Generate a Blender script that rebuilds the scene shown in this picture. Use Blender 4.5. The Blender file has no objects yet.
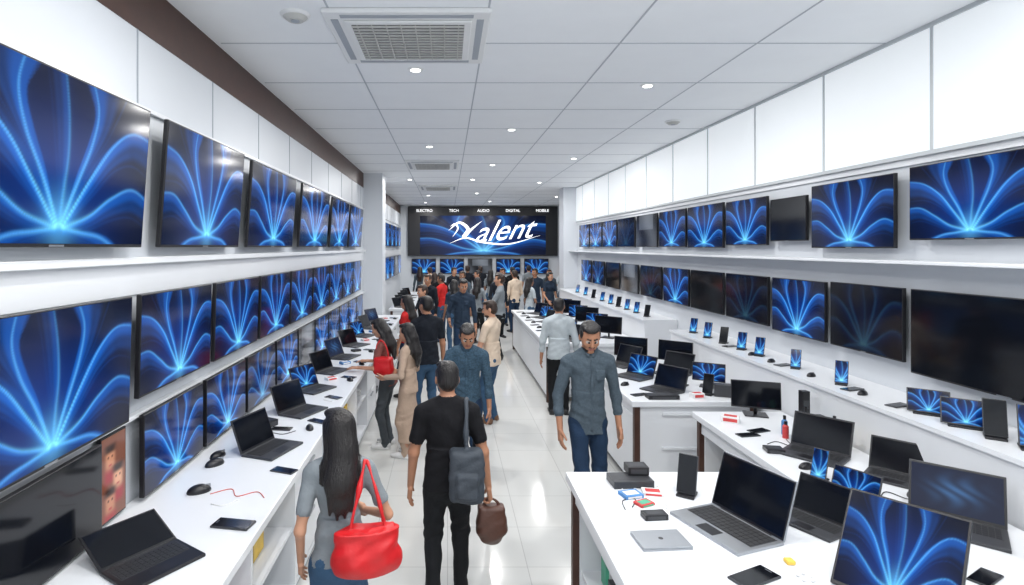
import bpy, math, random, time
import numpy as np
from mathutils import Matrix, Vector
T0=time.time()
random.seed(7); np.random.seed(7)
scene=bpy.context.scene
scene.view_settings.view_transform='Standard'
COL=scene.collection
CEIL=4.02; XL=-1.85; XR=3.53; TOP=0.92

# ------------------------------------------------------------ materials
def mat(name,col,rough=0.5,metal=0.0,spec=0.5,emit=None,es=0.0,bump=None,noise=None,stretch=None):
    m=bpy.data.materials.new(name); m.use_nodes=True
    nt=m.node_tree; b=nt.nodes['Principled BSDF']
    b.inputs['Base Color'].default_value=(*col,1); b.inputs['Roughness'].default_value=rough
    b.inputs['Metallic'].default_value=metal; b.inputs['Specular IOR Level'].default_value=spec
    if emit: 
        b.inputs['Emission Color'].default_value=(*emit,1); b.inputs['Emission Strength'].default_value=es
    if noise or bump:
        tc=nt.nodes.new('ShaderNodeTexCoord'); src=tc.outputs['Object']
        if stretch:
            mp=nt.nodes.new('ShaderNodeMapping'); mp.inputs['Scale'].default_value=stretch; nt.links.new(src,mp.inputs['Vector']); src=mp.outputs['Vector']
    if noise:   # (scale, amount)
        n=nt.nodes.new('ShaderNodeTexNoise'); n.inputs['Scale'].default_value=noise[0]; n.inputs['Detail'].default_value=3
        nt.links.new(src,n.inputs['Vector'])
        mx=nt.nodes.new('ShaderNodeMix'); mx.data_type='RGBA'
        mx.inputs['A'].default_value=(*[c*(1-noise[1]) for c in col],1); mx.inputs['B'].default_value=(*[min(1,c*(1+noise[1])) for c in col],1)
        nt.links.new(n.outputs['Fac'],mx.inputs['Factor']); nt.links.new(mx.outputs['Result'],b.inputs['Base Color'])
    if bump:    # (scale,strength)
        n2=nt.nodes.new('ShaderNodeTexNoise'); n2.inputs['Scale'].default_value=bump[0]; n2.inputs['Detail'].default_value=4
        nt.links.new(src,n2.inputs['Vector'])
        bp=nt.nodes.new('ShaderNodeBump'); bp.inputs['Strength'].default_value=bump[1]; bp.inputs['Distance'].default_value=0.02
        nt.links.new(n2.outputs['Fac'],bp.inputs['Height']); nt.links.new(bp.outputs['Normal'],b.inputs['Normal'])
    return m
M_white=mat('white_laminate',(0.74,0.76,0.79),0.28,noise=(2.0,0.03))
M_wall=mat('white_wall_paint',(0.62,0.65,0.69),0.45,noise=(1.5,0.03))
M_seam=mat('grey_seam',(0.34,0.37,0.41),0.6)
M_seam2=mat('ceiling_grid_bar',(0.42,0.45,0.49),0.6)
M_brown=mat('dark_brown_wood',(0.055,0.022,0.014),0.45,noise=(9,0.35))
M_black=mat('black_plastic',(0.010,0.010,0.013),0.35,noise=(30,0.1))
M_dark=mat('dark_grey_plastic',(0.04,0.042,0.048),0.4,noise=(30,0.1))
M_silver=mat('silver_aluminium',(0.40,0.42,0.45),0.35,0.8,noise=(20,0.06))
M_glass=mat('black_screen_glass',(0.004,0.005,0.008),0.09,spec=0.4,noise=(4,0.2))
M_key=mat('keyboard_keys',(0.02,0.021,0.024),0.5,noise=(40,0.1))
M_lumi=mat('luminous_panel',(0.55,0.58,0.60),0.5,emit=(0.93,0.97,1.0),es=0.46,noise=(1,0.01))
M_lamp=mat('downlight_lens',(1,1,1),0.4,emit=(1,0.98,0.94),es=8.0,noise=(1,0.01))
M_red=mat('red_leather',(0.56,0.009,0.013),0.42,bump=(9,0.5),noise=(6,0.15))
M_brownbag=mat('brown_leather',(0.085,0.034,0.022),0.45,bump=(12,0.5),noise=(6,0.2))
M_greybag=mat('grey_canvas',(0.040,0.050,0.064),0.7,bump=(60,0.2),noise=(12,0.2))

def attr_screen(name,es):
    m=bpy.data.materials.new(name); m.use_nodes=True; nt=m.node_tree; b=nt.nodes['Principled BSDF']
    b.inputs['Base Color'].default_value=(0.003,0.003,0.005,1); b.inputs['Roughness'].default_value=0.12; b.inputs['Specular IOR Level'].default_value=.3
    a=nt.nodes.new('ShaderNodeAttribute'); a.attribute_name='pic'
    nt.links.new(a.outputs['Color'],b.inputs['Emission Color']); b.inputs['Emission Strength'].default_value=es
    return m
M_scr=attr_screen('display_picture',1.0)

# ------------------------------------------------------------ mesh builder
_bc={}
def cham(w,d,h,b):
    key=(round(w,4),round(d,4),round(h,4),round(b,4))
    if key in _bc: return _bc[key]
    import bmesh
    bm=bmesh.new(); bmesh.ops.create_cube(bm,size=1)
    bmesh.ops.scale(bm,vec=(w,d,h),verts=bm.verts)
    if b>0: bmesh.ops.bevel(bm,geom=list(bm.edges),offset=b,segments=2,affect='EDGES',profile=0.5)
    bm.verts.index_update()
    r=([tuple(v.co) for v in bm.verts],[tuple(v.index for v in f.verts) for f in bm.faces]); bm.free()
    _bc[key]=r; return r
class MB:
    def __init__(s): s.v=[];s.f=[];s.m=[];s.c=[];s.sm=[];s.hasc=False
    def add(s,vs,fs,mi,M=None,cols=None,smooth=False):
        o=len(s.v)
        if M is not None: vs=[tuple(M@Vector(v)) for v in vs]
        s.v.extend(vs); s.f.extend([tuple(i+o for i in f) for f in fs]); s.m.extend([mi]*len(fs)); s.sm.extend([smooth]*len(fs))
        if cols is None: s.c.extend([(0,0,0,1)]*len(vs))
        else: s.c.extend(cols); s.hasc=True
    def box(s,x0,x1,y0,y1,z0,z1,mi=0,b=0.0,M=None):
        vs,fs=cham(abs(x1-x0),abs(y1-y0),abs(z1-z0),b)
        T=Matrix.Translation(((x0+x1)/2,(y0+y1)/2,(z0+z1)/2))
        if M is not None: T=M@T
        s.add(vs,fs,mi,T)
    def cyl(s,cx,cy,z0,z1,r0,r1=None,mi=0,n=24,M=None,smooth=True):
        if r1 is None: r1=r0
        vs=[];fs=[]
        for r,z in ((r0,z0),(r1,z1)):
            for i in range(n):
                a=2*math.pi*i/n; vs.append((cx+r*math.cos(a),cy+r*math.sin(a),z))
        for i in range(n): fs.append((i,(i+1)%n,n+(i+1)%n,n+i))
        s.add(vs,fs,mi,M,smooth=smooth)
        s.add(vs,[tuple(range(n-1,-1,-1)),tuple(range(n,2*n))],mi,M)
    def ell(s,c,r,mi=0,M=None,nu=20,nv=12,zcut=None):
        vs=[];fs=[]
        for j in range(nv+1):
            th=math.pi*j/nv
            for i in range(nu):
                a=2*math.pi*i/nu
                z=math.cos(th)*r[2]
                if zcut is not None: z=max(z,zcut)
                vs.append((c[0]+r[0]*math.sin(th)*math.cos(a),c[1]+r[1]*math.sin(th)*math.sin(a),c[2]+z))
        for j in range(nv):
            for i in range(nu):
                fs.append((j*nu+i,(j+1)*nu+i,(j+1)*nu+(i+1)%nu,j*nu+(i+1)%nu))
        s.add(vs,fs,mi,M,smooth=True)
    def tube(s,pts,r,mi=0,n=8,M=None):
        P=[Vector(p) for p in pts]; vs=[];fs=[]
        rs=r if isinstance(r,(list,tuple)) else [r]*len(P)
        for k,p in enumerate(P):
            t=(P[min(k+1,len(P)-1)]-P[max(k-1,0)]).normalized()
            u=t.orthogonal().normalized() if k==0 else (u-t*u.dot(t)).normalized()
            w=t.cross(u)
            for i in range(n):
                a=2*math.pi*i/n; q=p+u*rs[k]*math.cos(a)+w*rs[k]*math.sin(a); vs.append(tuple(q))
        for k in range(len(P)-1):
            for i in range(n): fs.append((k*n+i,k*n+(i+1)%n,(k+1)*n+(i+1)%n,(k+1)*n+i))
        fs.append(tuple(range(n-1,-1,-1))); fs.append(tuple(range((len(P)-1)*n,len(P)*n)))
        s.add(vs,fs,mi,M,smooth=True)
    def screen(s,w,h,y,z0,img,mi,M=None):
        H,W=img.shape[0],img.shape[1]
        vs=[];cs=[];fs=[]
        for j in range(H):
            for i in range(W):
                vs.append((-w/2+w*i/(W-1),y,z0+h*j/(H-1))); c=img[j,i]; cs.append((float(c[0]),float(c[1]),float(c[2]),1))
        for j in range(H-1):
            for i in range(W-1):
                a=j*W+i; fs.append((a,a+1,a+W+1,a+W))
        s.add(vs,fs,mi,M,cols=cs,smooth=True)
    def mesh(s,name,mats):
        me=bpy.data.meshes.new(name); me.from_pydata(s.v,[],s.f)
        for m in mats: me.materials.append(m)
        me.polygons.foreach_set('material_index',s.m); me.polygons.foreach_set('use_smooth',s.sm)
        if s.hasc:
            a=me.color_attributes.new('pic','FLOAT_COLOR','POINT'); a.data.foreach_set('color',np.array(s.c,dtype=np.float32).ravel())
        me.update(); return me
    def obj(s,name,mats,loc=(0,0,0),rot=(0,0,0),scale=(1,1,1)):
        return put(s.mesh(name,mats),name,loc,rot,scale)
def put(me,name,loc=(0,0,0),rot=(0,0,0),scale=(1,1,1),parent=None):
    o=bpy.data.objects.new(name,me); COL.objects.link(o); o.location=loc; o.rotation_euler=rot; o.scale=scale
    if parent: o.parent=parent
    return o
R=math.radians

# ------------------------------------------------------------ display pictures
def crs(pts,n=14):
    P=[np.array(p,float) for p in pts]; P=[2*P[0]-P[1]]+P+[2*P[-1]-P[-2]]; out=[]
    for i in range(1,len(P)-2):
        for k in range(n):
            t=k/n; out.append(.5*((2*P[i])+(-P[i-1]+P[i+1])*t+(2*P[i-1]-5*P[i]+4*P[i+1]-P[i+2])*t*t+(-P[i-1]+3*P[i]-3*P[i+1]+P[i+2])*t**3))
    out.append(P[-2]); return np.array(out)
# satin petals: each lies between a bright lit edge curve and a soft dark edge curve
PET=[
 # bright edge, dark edge, intensity
 ([(-1.95,.62),(-1.35,.50),(-.85,.18),(-.45,-.28),(-.05,-.78)],[(-1.95,.02),(-1.35,.05),(-.90,-.12),(-.50,-.42),(-.05,-.80)],1.0),
 ([(-.62,1.15),(-.72,.70),(-.58,.25),(-.30,-.22),(-.02,-.76)],[(-1.55,1.15),(-1.20,.75),(-.85,.38),(-.42,-.10),(-.04,-.78)],.85),
 ([(1.95,.52),(1.40,.58),(.98,.34),(.55,-.15),(.08,-.78)],[(1.95,-.05),(1.42,.12),(.98,-.02),(.58,-.38),(.08,-.82)],1.0),
 ([(.42,1.15),(.60,.72),(.52,.28),(.30,-.22),(.04,-.76)],[(1.25,1.15),(1.05,.78),(.80,.36),(.42,-.12),(.06,-.78)],.8),
 ([(-1.95,-.18),(-1.45,-.16),(-.98,-.40),(-.55,-.66),(-.06,-.80)],[(-1.95,-.62),(-1.45,-.52),(-1.0,-.64),(-.55,-.80),(-.06,-.86)],.75),
 ([(1.95,-.40),(1.45,-.22),(.98,-.38),(.55,-.64),(.10,-.80)],[(1.95,-.80),(1.45,-.62),(.98,-.68),(.55,-.82),(.10,-.88)],.75),
 ([(-.06,1.15),(.06,.60),(.10,.10),(.06,-.35),(.02,-.75)],[(-.36,1.15),(-.22,.60),(-.12,.10),(-.03,-.35),(.01,-.75)],.45),
 ([(-1.2,-1.1),(-.75,-.92),(-.35,-.86),(.0,-.80)],[(-.7,-1.15),(-.5,-1.02),(-.25,-.94),(.0,-.84)],.6),
 ([(1.2,-1.1),(.80,-.92),(.40,-.86),(.06,-.80)],[(.7,-1.15),(.5,-1.02),(.28,-.94),(.06,-.84)],.6),
]
def img_blue(W,H,gain=1.0,flip=False):
    u,v=np.meshgrid(np.linspace(-1.78,1.78,W),np.linspace(-1,1,H))
    if flip: u=-u
    P=np.stack([u.ravel(),v.ravel()],1); N=len(P); ar=np.arange(N)
    r=np.hypot(P[:,0]*0.55,(P[:,1]+0.25)*.75)
    out=np.array([0.001,0.003,0.014])[None]+np.exp(-(r/0.6)**2)[:,None]*np.array([0.0,0.025,0.20])[None]
    res=1.7/H
    for E,D_,I in PET:
        ce=crs(E); cd=crs(D_); L=len(ce)
        d2=((P[:,None,:]-ce[None])**2).sum(2); k=d2.argmin(1); de=np.sqrt(d2[ar,k])
        d2b=((P[:,None,:]-cd[None])**2).sum(2); kb=d2b.argmin(1); dd=np.sqrt(d2b[ar,kb])
        gap=np.hypot(*(ce[k]-cd[np.minimum(k,L-1)]).T)+1e-3
        f=de/(de+dd+1e-6)                       # 0 at bright edge, 1 at dark edge
        inside=np.clip((gap*1.06-(de+dd)+gap*.10)/(gap*.16),0,1)*np.clip(gap/.03,0,1)
        dist=np.hypot(ce[k,0]-.02,ce[k,1]+.75); fall=np.clip(1.15-.30*dist,.35,1.15)
        satin=(1-f)**1.6+.16*np.cos(f*15+1.5*dist)*(1-f)+.10*np.exp(-((f-.7)/.12)**2)
        sh=inside*np.clip(satin,0,1.2)*I*fall
        w=np.maximum(.026*(1.3-.3*np.minimum(dist,2)),res)
        core=np.exp(-(de/w)**2)*I*fall; halo=np.exp(-de/.07)*I*fall*.30
        edge2=np.exp(-(dd/np.maximum(w*.8,res))**2)*I*fall*.22
        add=np.minimum(sh[:,None]*np.array([0.01,0.17,0.80])[None]+core[:,None]*np.array([0.12,0.42,0.60])[None]+(halo+edge2)[:,None]*np.array([0.0,0.12,0.6])[None],1)
        out=1-(1-np.minimum(out,1))*(1-add)
    g=np.exp(-(np.hypot(P[:,0]-0.02,(P[:,1]+0.72)*.8)/0.26)**2)
    out=out+g[:,None]*np.array([0.08,0.30,0.45])[None]
    return np.clip(out*gain,0,1.0).reshape(H,W,3)
def img_space(W,H):
    u,v=np.meshgrid(np.linspace(-1.78,1.78,W),np.linspace(-1,1,H))
    g=np.exp(-(np.hypot(u*0.6,v)/0.5)**2)*(0.6+0.4*np.sin(7*u+5*v+3*np.sin(4*v)))
    return np.clip(np.stack([0.01+0.04*g,0.015+0.13*g,0.04+0.30*g],2),0,1)
def img_grey(W,H):
    u,v=np.meshgrid(np.linspace(-1.78,1.78,W),np.linspace(-1,1,H))
    g=0.07+0.05*np.sin(2*u+1*np.sin(2*v))+0.10*(v>0.1)*(np.abs(u)<1.2)
    return np.clip(np.stack([g*0.8,g*0.9,g*1.05],2),0,1)
IB=img_blue(210,118); IBl=img_blue(70,40); IBd=img_blue(70,40,0.07); IBm=img_blue(110,62,0.55,True)
ISp=img_space(48,30); IG=img_grey(48,30)

def make_tv(img):
    b=MB(); b.box(-.89,.89,-.045,-.015,-.5,.5,0,b=.006)
    b.box(-.5,.5,-.018,0.03,-.34,.22,0,b=.01)
    b.box(-.22,.22,0.0,.05,-.12,.12,1)
    b.box(-.06,.06,-.0475,-.044,-.496,-.484,1)
    if img is None: b.box(-.878,.878,-.0465,-.0445,-.478,.488,2)
    else: b.screen(1.756,.966,-.0462,-.478,img,3)
    return b.mesh('television',[M_black,M_silver,M_glass,M_scr])
TV={'b':make_tv(IB),'k':make_tv(None),'d':make_tv(IBd),'m':make_tv(IBm),'g':make_tv(IG)}
def tv(side,y0,y1,dzb,dzt,kind,tilt=0.0,off=.055):
    w=y1-y0; h=dzt-dzb; x=(XL+off) if side=='L' else (XR-off)
    put(TV[kind],'television',(x,(y0+y1)/2,2.4+(dzb+dzt)/2),(R(tilt),0,R(90) if side=='L' else R(-90)),(w/1.78,1,h))

# ------------------------------------------------------------ room shell
def simple(name,boxes,mats,bev=0.0):
    b=MB()
    for bx in boxes:
        mi=bx[6] if len(bx)>6 else 0
        b.box(*bx[:6],mi,b=bev)
    return b.obj(name,mats)
mf=bpy.data.materials.new('floor_tiles'); mf.use_nodes=True; nt=mf.node_tree; b=nt.nodes['Principled BSDF']
tc=nt.nodes.new('ShaderNodeTexCoord'); br=nt.nodes.new('ShaderNodeTexBrick'); br.offset=0; br.inputs['Scale'].default_value=1.0
br.inputs['Brick Width'].default_value=0.6; br.inputs['Row Height'].default_value=0.6; br.inputs['Mortar Size'].default_value=0.003
br.inputs['Color1'].default_value=(0.62,0.62,0.60,1); br.inputs['Color2'].default_value=(0.59,0.595,0.58,1); br.inputs['Mortar'].default_value=(0.42,0.42,0.41,1)
nt.links.new(tc.outputs['Object'],br.inputs['Vector']); nt.links.new(br.outputs['Color'],b.inputs['Base Color']); b.inputs['Roughness'].default_value=0.10
simple('floor',[(-2.2,6.2,-2.5,22.4,-.1,0)],[mf])
cb=MB(); cb.box(-2.2,6.2,-1.0,22.4,CEIL,CEIL+.1,0)
for i in range(-2,6):
    x=.28+1.09*i
    if x>-1.8: cb.box(x-.007,x+.007,-1,22.2,CEIL-.003,CEIL+.01,1)
for j in range(-1,21):
    y=4.45+1.07*(j-3); cb.box(-1.8,6.0,y-.007,y+.007,CEIL-.003,CEIL+.01,1)
M_ceil=mat('ceiling_tile',(0.82,0.84,0.86),0.6,noise=(3,0.03),bump=(90,0.05))
cb.obj('ceiling',[M_ceil,M_seam2])
simple('wall_left',[(XL-.2,XL,-1,22.2,0,CEIL)],[M_wall])
tb=MB()
for k in range(0,19):
    y=1.2+1.07*k; tb.box(XL,XL+.004,y-.006,y+.006,3.24,3.70,1)
tb.box(XL,XL+.03,-1,22,3.22,3.245,0); tb.box(XL,XL+.055,-1,12.3,2.30,2.34,0,b=.004)
tb.box(XL,XL+.05,-1,12.3,1.405,1.43,0,b=.004); tb.box(XL,XL+.012,-1,22,2.12,2.30,0)
tb.obj('trim_left_ledge',[M_white,M_seam])
simple('trim_brown_bulkhead',[(XL-.02,XL+.006,-1,22.1,3.70,CEIL)],[M_brown])
simple('pillar_left',[(XL,-1.43,12.3,12.9,0,CEIL)],[M_wall])
simple('wall_right',[(XR,XR+.2,-1,15.3,0,CEIL),(6.0,6.2,15.8,22.2,0,CEIL),(XR,6.2,15.3,15.5,0,CEIL)],[M_wall])
simple('pillar_right',[(3.15,XR,15.2,15.8,0,CEIL)],[M_wall])
lp=MB()
y=-0.6
while y<15:
    lp.box(XR-.035,XR,y+.012,y+1.148,3.10,CEIL-.03,0); lp.box(XR-.040,XR,y-.012,y+.012,3.08,CEIL,1); y+=1.16
lp.box(XR-.05,XR,-1,15.2,3.07,3.10,1); lp.box(XR-.05,XR,-1,15.2,CEIL-.03,CEIL,1)
M_frame=mat('panel_frame',(.50,.53,.55),.4,noise=(3,.03))
lp.obj('luminous_wall_panel',[M_lumi,M_frame])
tr=MB()
tr.box(XR-.24,XR,-1,15.2,2.275,2.30,0,b=.004)
tr.box(XR-.02,XR,-1,15.2,3.02,3.07,0)
tr.obj('wall_shelf',[M_white])
simple('display_plinth',[(3.03,XR-.002,-.5,7.6,0,1.25),(3.01,XR-.002,-.5,7.6,1.25,1.28),(3.03,XR-.002,8.6,15.1,0,1.25),(3.01,XR-.002,8.6,15.1,1.25,1.28)],[M_white])
simple('wall_back',[(-2.05,6.2,22.0,22.2,0,CEIL)],[M_wall])
# ------------------------------------------------------------ televisions
tv('L',1.80,3.20,.0,.78,'b',4,.085); tv('L',3.40,4.68,0,.78,'b',4,.085); tv('L',4.88,6.30,0,.76,'b',4,.085)
tv('L',6.58,8.08,0,.76,'b',4,.085); tv('L',8.30,9.7,0,.75,'b',4,.085); tv('L',9.88,11.3,0,.75,'b',4,.085)
tv('L',1.86,3.08,-.96,-.27,'b',1.5,.065)
y=3.17
for k in range(8):
    tv('L',y,y+.95,-.86,-.27,'b',1.5,.065); y+=1.025
tv('L',1.42,2.84,-1.46,-1.0,'k')
y=3.23
for k in range(10):
    tv('L',y,y+.78,-1.45,-.97,'bbmbgbmbbm'[k]); y+=.84
for k in range(6):
    y=13.1+k*1.35; tv('L',y,y+1.2,0.02,.7,'b'); tv('L',y,y+1.2,-.95,-.3,'bgb'[k%3])
tv('R',3.20,4.16,.05,.59,'b'); tv('R',4.30,5.28,-.01,.57,'b'); tv('R',5.36,5.95,.06,.50,'k'); tv('R',6.02,6.9,.02,.55,'b')
tv('R',6.98,8.0,-.01,.56,'b')
y=8.08
for k in range(6):
    tv('R',y,y+1.0,.0,.56,'bgdbbb'[k]); y+=1.1
tv('R',2.75,4.15,-.93,-.31,'k'); tv('R',4.22,5.02,-.87,-.31,'d'); tv('R',5.09,5.92,-.87,-.32,'b'); tv('R',6.0,6.9,-.85,-.32,'d')
tv('R',6.98,7.9,-.85,-.32,'k'); tv('R',7.98,8.9,-.85,-.32,'b'); 
y=9.0
for k in range(5): tv('R',y,y+.95,-.85,-.32,'dgkmb'[k]); y+=1.1

# ------------------------------------------------------------ ceiling fixtures
M_acw=mat('ac_white_plastic',(0.74,0.75,0.75),0.4,noise=(5,0.02)); M_acg=mat('ac_grille',(0.48,0.48,0.46),0.5,noise=(5,0.05))
def ac(x0,x1,y0,y1):
    b=MB(); z=CEIL
    b.box(x0,x1,y0,y1,z-.035,z+.0,0,b=.01)
    m=.13
    b.box(x0+m,x1-m,y0+m,y1-m,z-.05,z-.036,0,b=.006)
    b.box(x0+m+.05,x1-m-.05,y0+m+.05,y1-m-.05,z-.052,z-.049,3)
    for t in np.linspace(y0+m+.07,y1-m-.07,13): b.box(x0+m+.05,x1-m-.05,t-.012,t+.012,z-.060,z-.050,2)
    for t in np.linspace(x0+m+.09,x1-m-.09,8): b.box(t-.004,t+.004,y0+m+.05,y1-m-.05,z-.062,z-.050,2)
    b.box(x0+.12,x1-.12,y0+.045,y0+.095,z-.038,z-.034,1); b.box(x0+.12,x1-.12,y1-.095,y1-.045,z-.038,z-.034,1)
    b.box(x0+.045,x0+.095,y0+.12,y1-.12,z-.038,z-.034,1); b.box(x1-.095,x1-.045,y0+.12,y1-.12,z-.038,z-.034,1)
    b.obj('ceiling_air_conditioner',[M_acw,M_seam,M_acg,M_dark])
ac(-.86,.30,3.78,4.85); ac(-.80,.22,10.4,11.5); ac(-.75,.25,14.6,15.7)
def detector(x,y):
    b=MB(); b.cyl(0,0,-.02,0,.095,.105,0); b.cyl(0,0,-.045,-.02,.055,.085,2); b.cyl(0,0,-.05,-.045,.03,.03,1); b.obj('smoke_detector',[M_acw,M_seam,M_acg],(x,y,CEIL))
detector(-1.06,3.9); detector(2.9,7.2)
db=MB(); db.cyl(0,0,-.012,0,.055,.075,0); db.cyl(0,0,-.014,-.010,.045,.045,1); dm=db.mesh('downlight',[M_acw,M_lamp])
def dl(x,y,en):
    o=put(dm,'downlight',(x,y,CEIL))
    L=bpy.data.lights.new('downlight_lamp','AREA'); L.shape='DISK'; L.size=.12; L.energy=en; L.color=(1,.985,.96)
    lo=bpy.data.objects.new('lamp',L); COL.objects.link(lo); lo.parent=o; lo.location=(0,0,-.03)
for y in (.6,2.6):
    for x in (-.7,.3,1.5,2.6): dl(x,y,23)  # near rows out of view, added because the room needed more light
for x,y in ((-.29,5.1),(.88,7.7),(-.29,9.0),(.88,11.0),(2.3,10.2),(.6,13.4),(-.9,13.4),(2.3,14),(.88,16.8),(-.6,17.5),(3.5,18),(1.5,19.8),(-.8,20.3)): dl(x,y,39)
dl(2.0,5.6,30)
W=bpy.data.worlds.new('World'); scene.world=W; W.use_nodes=True
W.node_tree.nodes['Background'].inputs['Color'].default_value=(.90,.95,1,1); W.node_tree.nodes['Background'].inputs['Strength'].default_value=1.4  # world light enters the open rear of the room as added frontal fill

# ------------------------------------------------------------ back signage
e=bpy.data.objects.new('video_wall_banner',None); COL.objects.link(e); e.location=(0,21.9,0)
b=MB(); b.box(-1.55,4.3,-.05,.05,3.66,3.98,0); b.box(-1.55,4.3,-.05,.05,2.05,3.66,0)
M=Matrix.Translation((1.38,0,0)); b.screen(4.9,1.52,-.06,2.1,img_blue(190,70,.85),1,M)
o=put(b.mesh('panel',[M_black,M_scr]),'panel',parent=e)
M_txt=mat('white_lettering',(.9,.9,.9),.4,emit=(1,1,1),es=1.2,noise=(1,.01))
def text(s,x,z,size,parent,y,shear=.0,ex=.01,off=.0):
    c=bpy.data.curves.new('lettering','FONT'); c.body=s; c.size=size; c.shear=shear; c.extrude=ex; c.align_x='CENTER'; c.offset=off*size
    t=bpy.data.objects.new('lettering',c); COL.objects.link(t); t.parent=parent; t.location=(x,y,z); c.materials.append(M_txt)
    t.rotation_euler=(R(90),R(-5),0) if shear else (R(90),0,0)
text('alent',2.15,2.68,1.15,e,-.075,.6)
b=MB()
def swoosh(pts,r): 
    c=crs([(p[0],p[1]) for p in pts],8); n=len(c); b.tube([(q[0],-.08,q[1]) for q in c],[max(.004,r*math.sin(math.pi*min(1,(i+.5)/n))) for i in range(n)],0)
swoosh([(.05,3.05),(.45,3.35),(.8,3.1),(.62,2.78),(.95,3.1),(1.35,3.42)],.07); swoosh([(.1,2.55),(.7,2.75),(1.4,2.58),(2.4,2.52),(3.6,2.85)],.035); swoosh([(.2,2.8),(.4,3.1),(.3,3.3),(.1,3.2)],.03)
o=b.mesh('swoosh',[M_txt]); put(o,'swoosh',parent=e)
for i,s in enumerate(['ELECTRO','TECH','AUDIO','DIGITAL','MOBILE']): text(s,-.9+i*1.15,3.77,.15,e,-.065)
b=MB()
for i in range(5): b.box(-1.4+i*1.1,-.45+i*1.1,0,.06,1.35,1.95,0); b.screen(.9,.54,-.005,1.38,IBl if i!=2 else IG,1,Matrix.Translation((-.925+i*1.1,0,0)))
b.obj('back_wall_televisions',[M_black,M_scr],(0,21.9,0))
b=MB()
for i in range(3):
    for j in range(3):
        b.box(4.4+i*.5,4.8+i*.5,0,.05,1.2+j*.6,1.7+j*.6,(i+j)%3)
b.obj('poster_display',[mat('poster_orange',(.7,.2,.05),.5,noise=(8,.5)),mat('poster_blue',(.05,.2,.6),.5,noise=(8,.5)),mat('poster_cream',(.7,.65,.5),.5,noise=(8,.4))],(0,21.9,0))

# ------------------------------------------------------------ counters
def counter_left():
    b=MB(); x0,x1=XL+.003,-.99
    b.box(x0,x1,1.2,12.2,TOP-.05,TOP,0,b=.006)
    b.box(x0,x1-.08,1.22,12.18,0,.10,2); b.box(x0,x0+.28,1.22,12.18,.1,TOP-.05,0); b.box(x0+.28,x1-.04,1.22,12.18,.10,.14,0)
    y=1.22; k=0
    while y<12.1:
        b.box(x0+.28,x1-.03,y,y+.03,.14,TOP-.05,0)
        if k%4==3: b.box(x1-.07,x1-.035,y+.035,y+.83,.16,.48,0,b=.004); b.box(x1-.07,x1-.035,y+.035,y+.83,.50,TOP-.06,0,b=.004); b.box(x1-.035,x1-.02,y+.33,y+.53,.42,.435,1); b.box(x1-.035,x1-.02,y+.33,y+.53,.80,.815,1)
        else: b.box(x0+.28,x1-.05,y+.03,y+.84,.50,.525,0)
        y+=.843;k+=1
    b.box(x0+.28,x1-.03,12.15,12.18,.14,TOP-.05,0)
    b.obj('display_counter',[M_white,M_silver,M_seam])
counter_left()
def desk(x0,x1,y0,y1,style=0):
    b=MB(); b.box(x0,x1,y0,y1,TOP-.055,TOP,0,b=.006)
    p=.055
    for (px,py) in ((x0+.03,y0+.03),(x0+.03,y1-.03-p),(x1-.03-p,y0+.03),(x1-.03-p,y1-.03-p)): b.box(px,px+p,py,py+p,0,TOP-.055,1,b=.003)
    b.box(x0+.08,x1-.08,y0+.06,y1-.06,.30,.33,0)
    b.box(x0+.06,x1-.06,y0+.05,y0+.075,.12,TOP-.055,0)
    b.box(x0+.06,x1-.06,y1-.075,y1-.05,.12,TOP-.055,0)
    b.box(x1-.09,x1-.07,y0+.06,y1-.06,.12,TOP-.055,0)
    b.box(x0+.045,x0+.07,y0+.09,y1-.09,TOP-.17,TOP-.055,0)
    n=max(1,int((y1-y0)/1.1))
    for i in range(n+1):
        yy=y0+.09+(y1-y0-.2)*i/n; b.box(x0+.07,x1-.09,yy,yy+.02,.10,TOP-.055,0)
    b.box(x0+.08,x1-.08,y0+.06,y1-.06,.08,.11,0)
    if style:
        b.box(x0+.3,x1-.3,y0+.02,y0+.05,.45,.47,0); b.box(x0+.3,x1-.3,y0+.02,y0+.05,.78,.80,0)
        b.box(x0+.035,x0+.06,y0+.05,y1-.05,.10,TOP-.16,0)
    b.obj('display_counter',[M_white,M_brown])
desk(.777,2.10,.9,3.69); desk(2.2,3.005,.9,5.04); desk(1.77,3.005,5.36,7.5,1); desk(1.5,3.005,8.6,13.2,1)
desk(-1.4,-.75,13.4,18.5,1)

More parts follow.
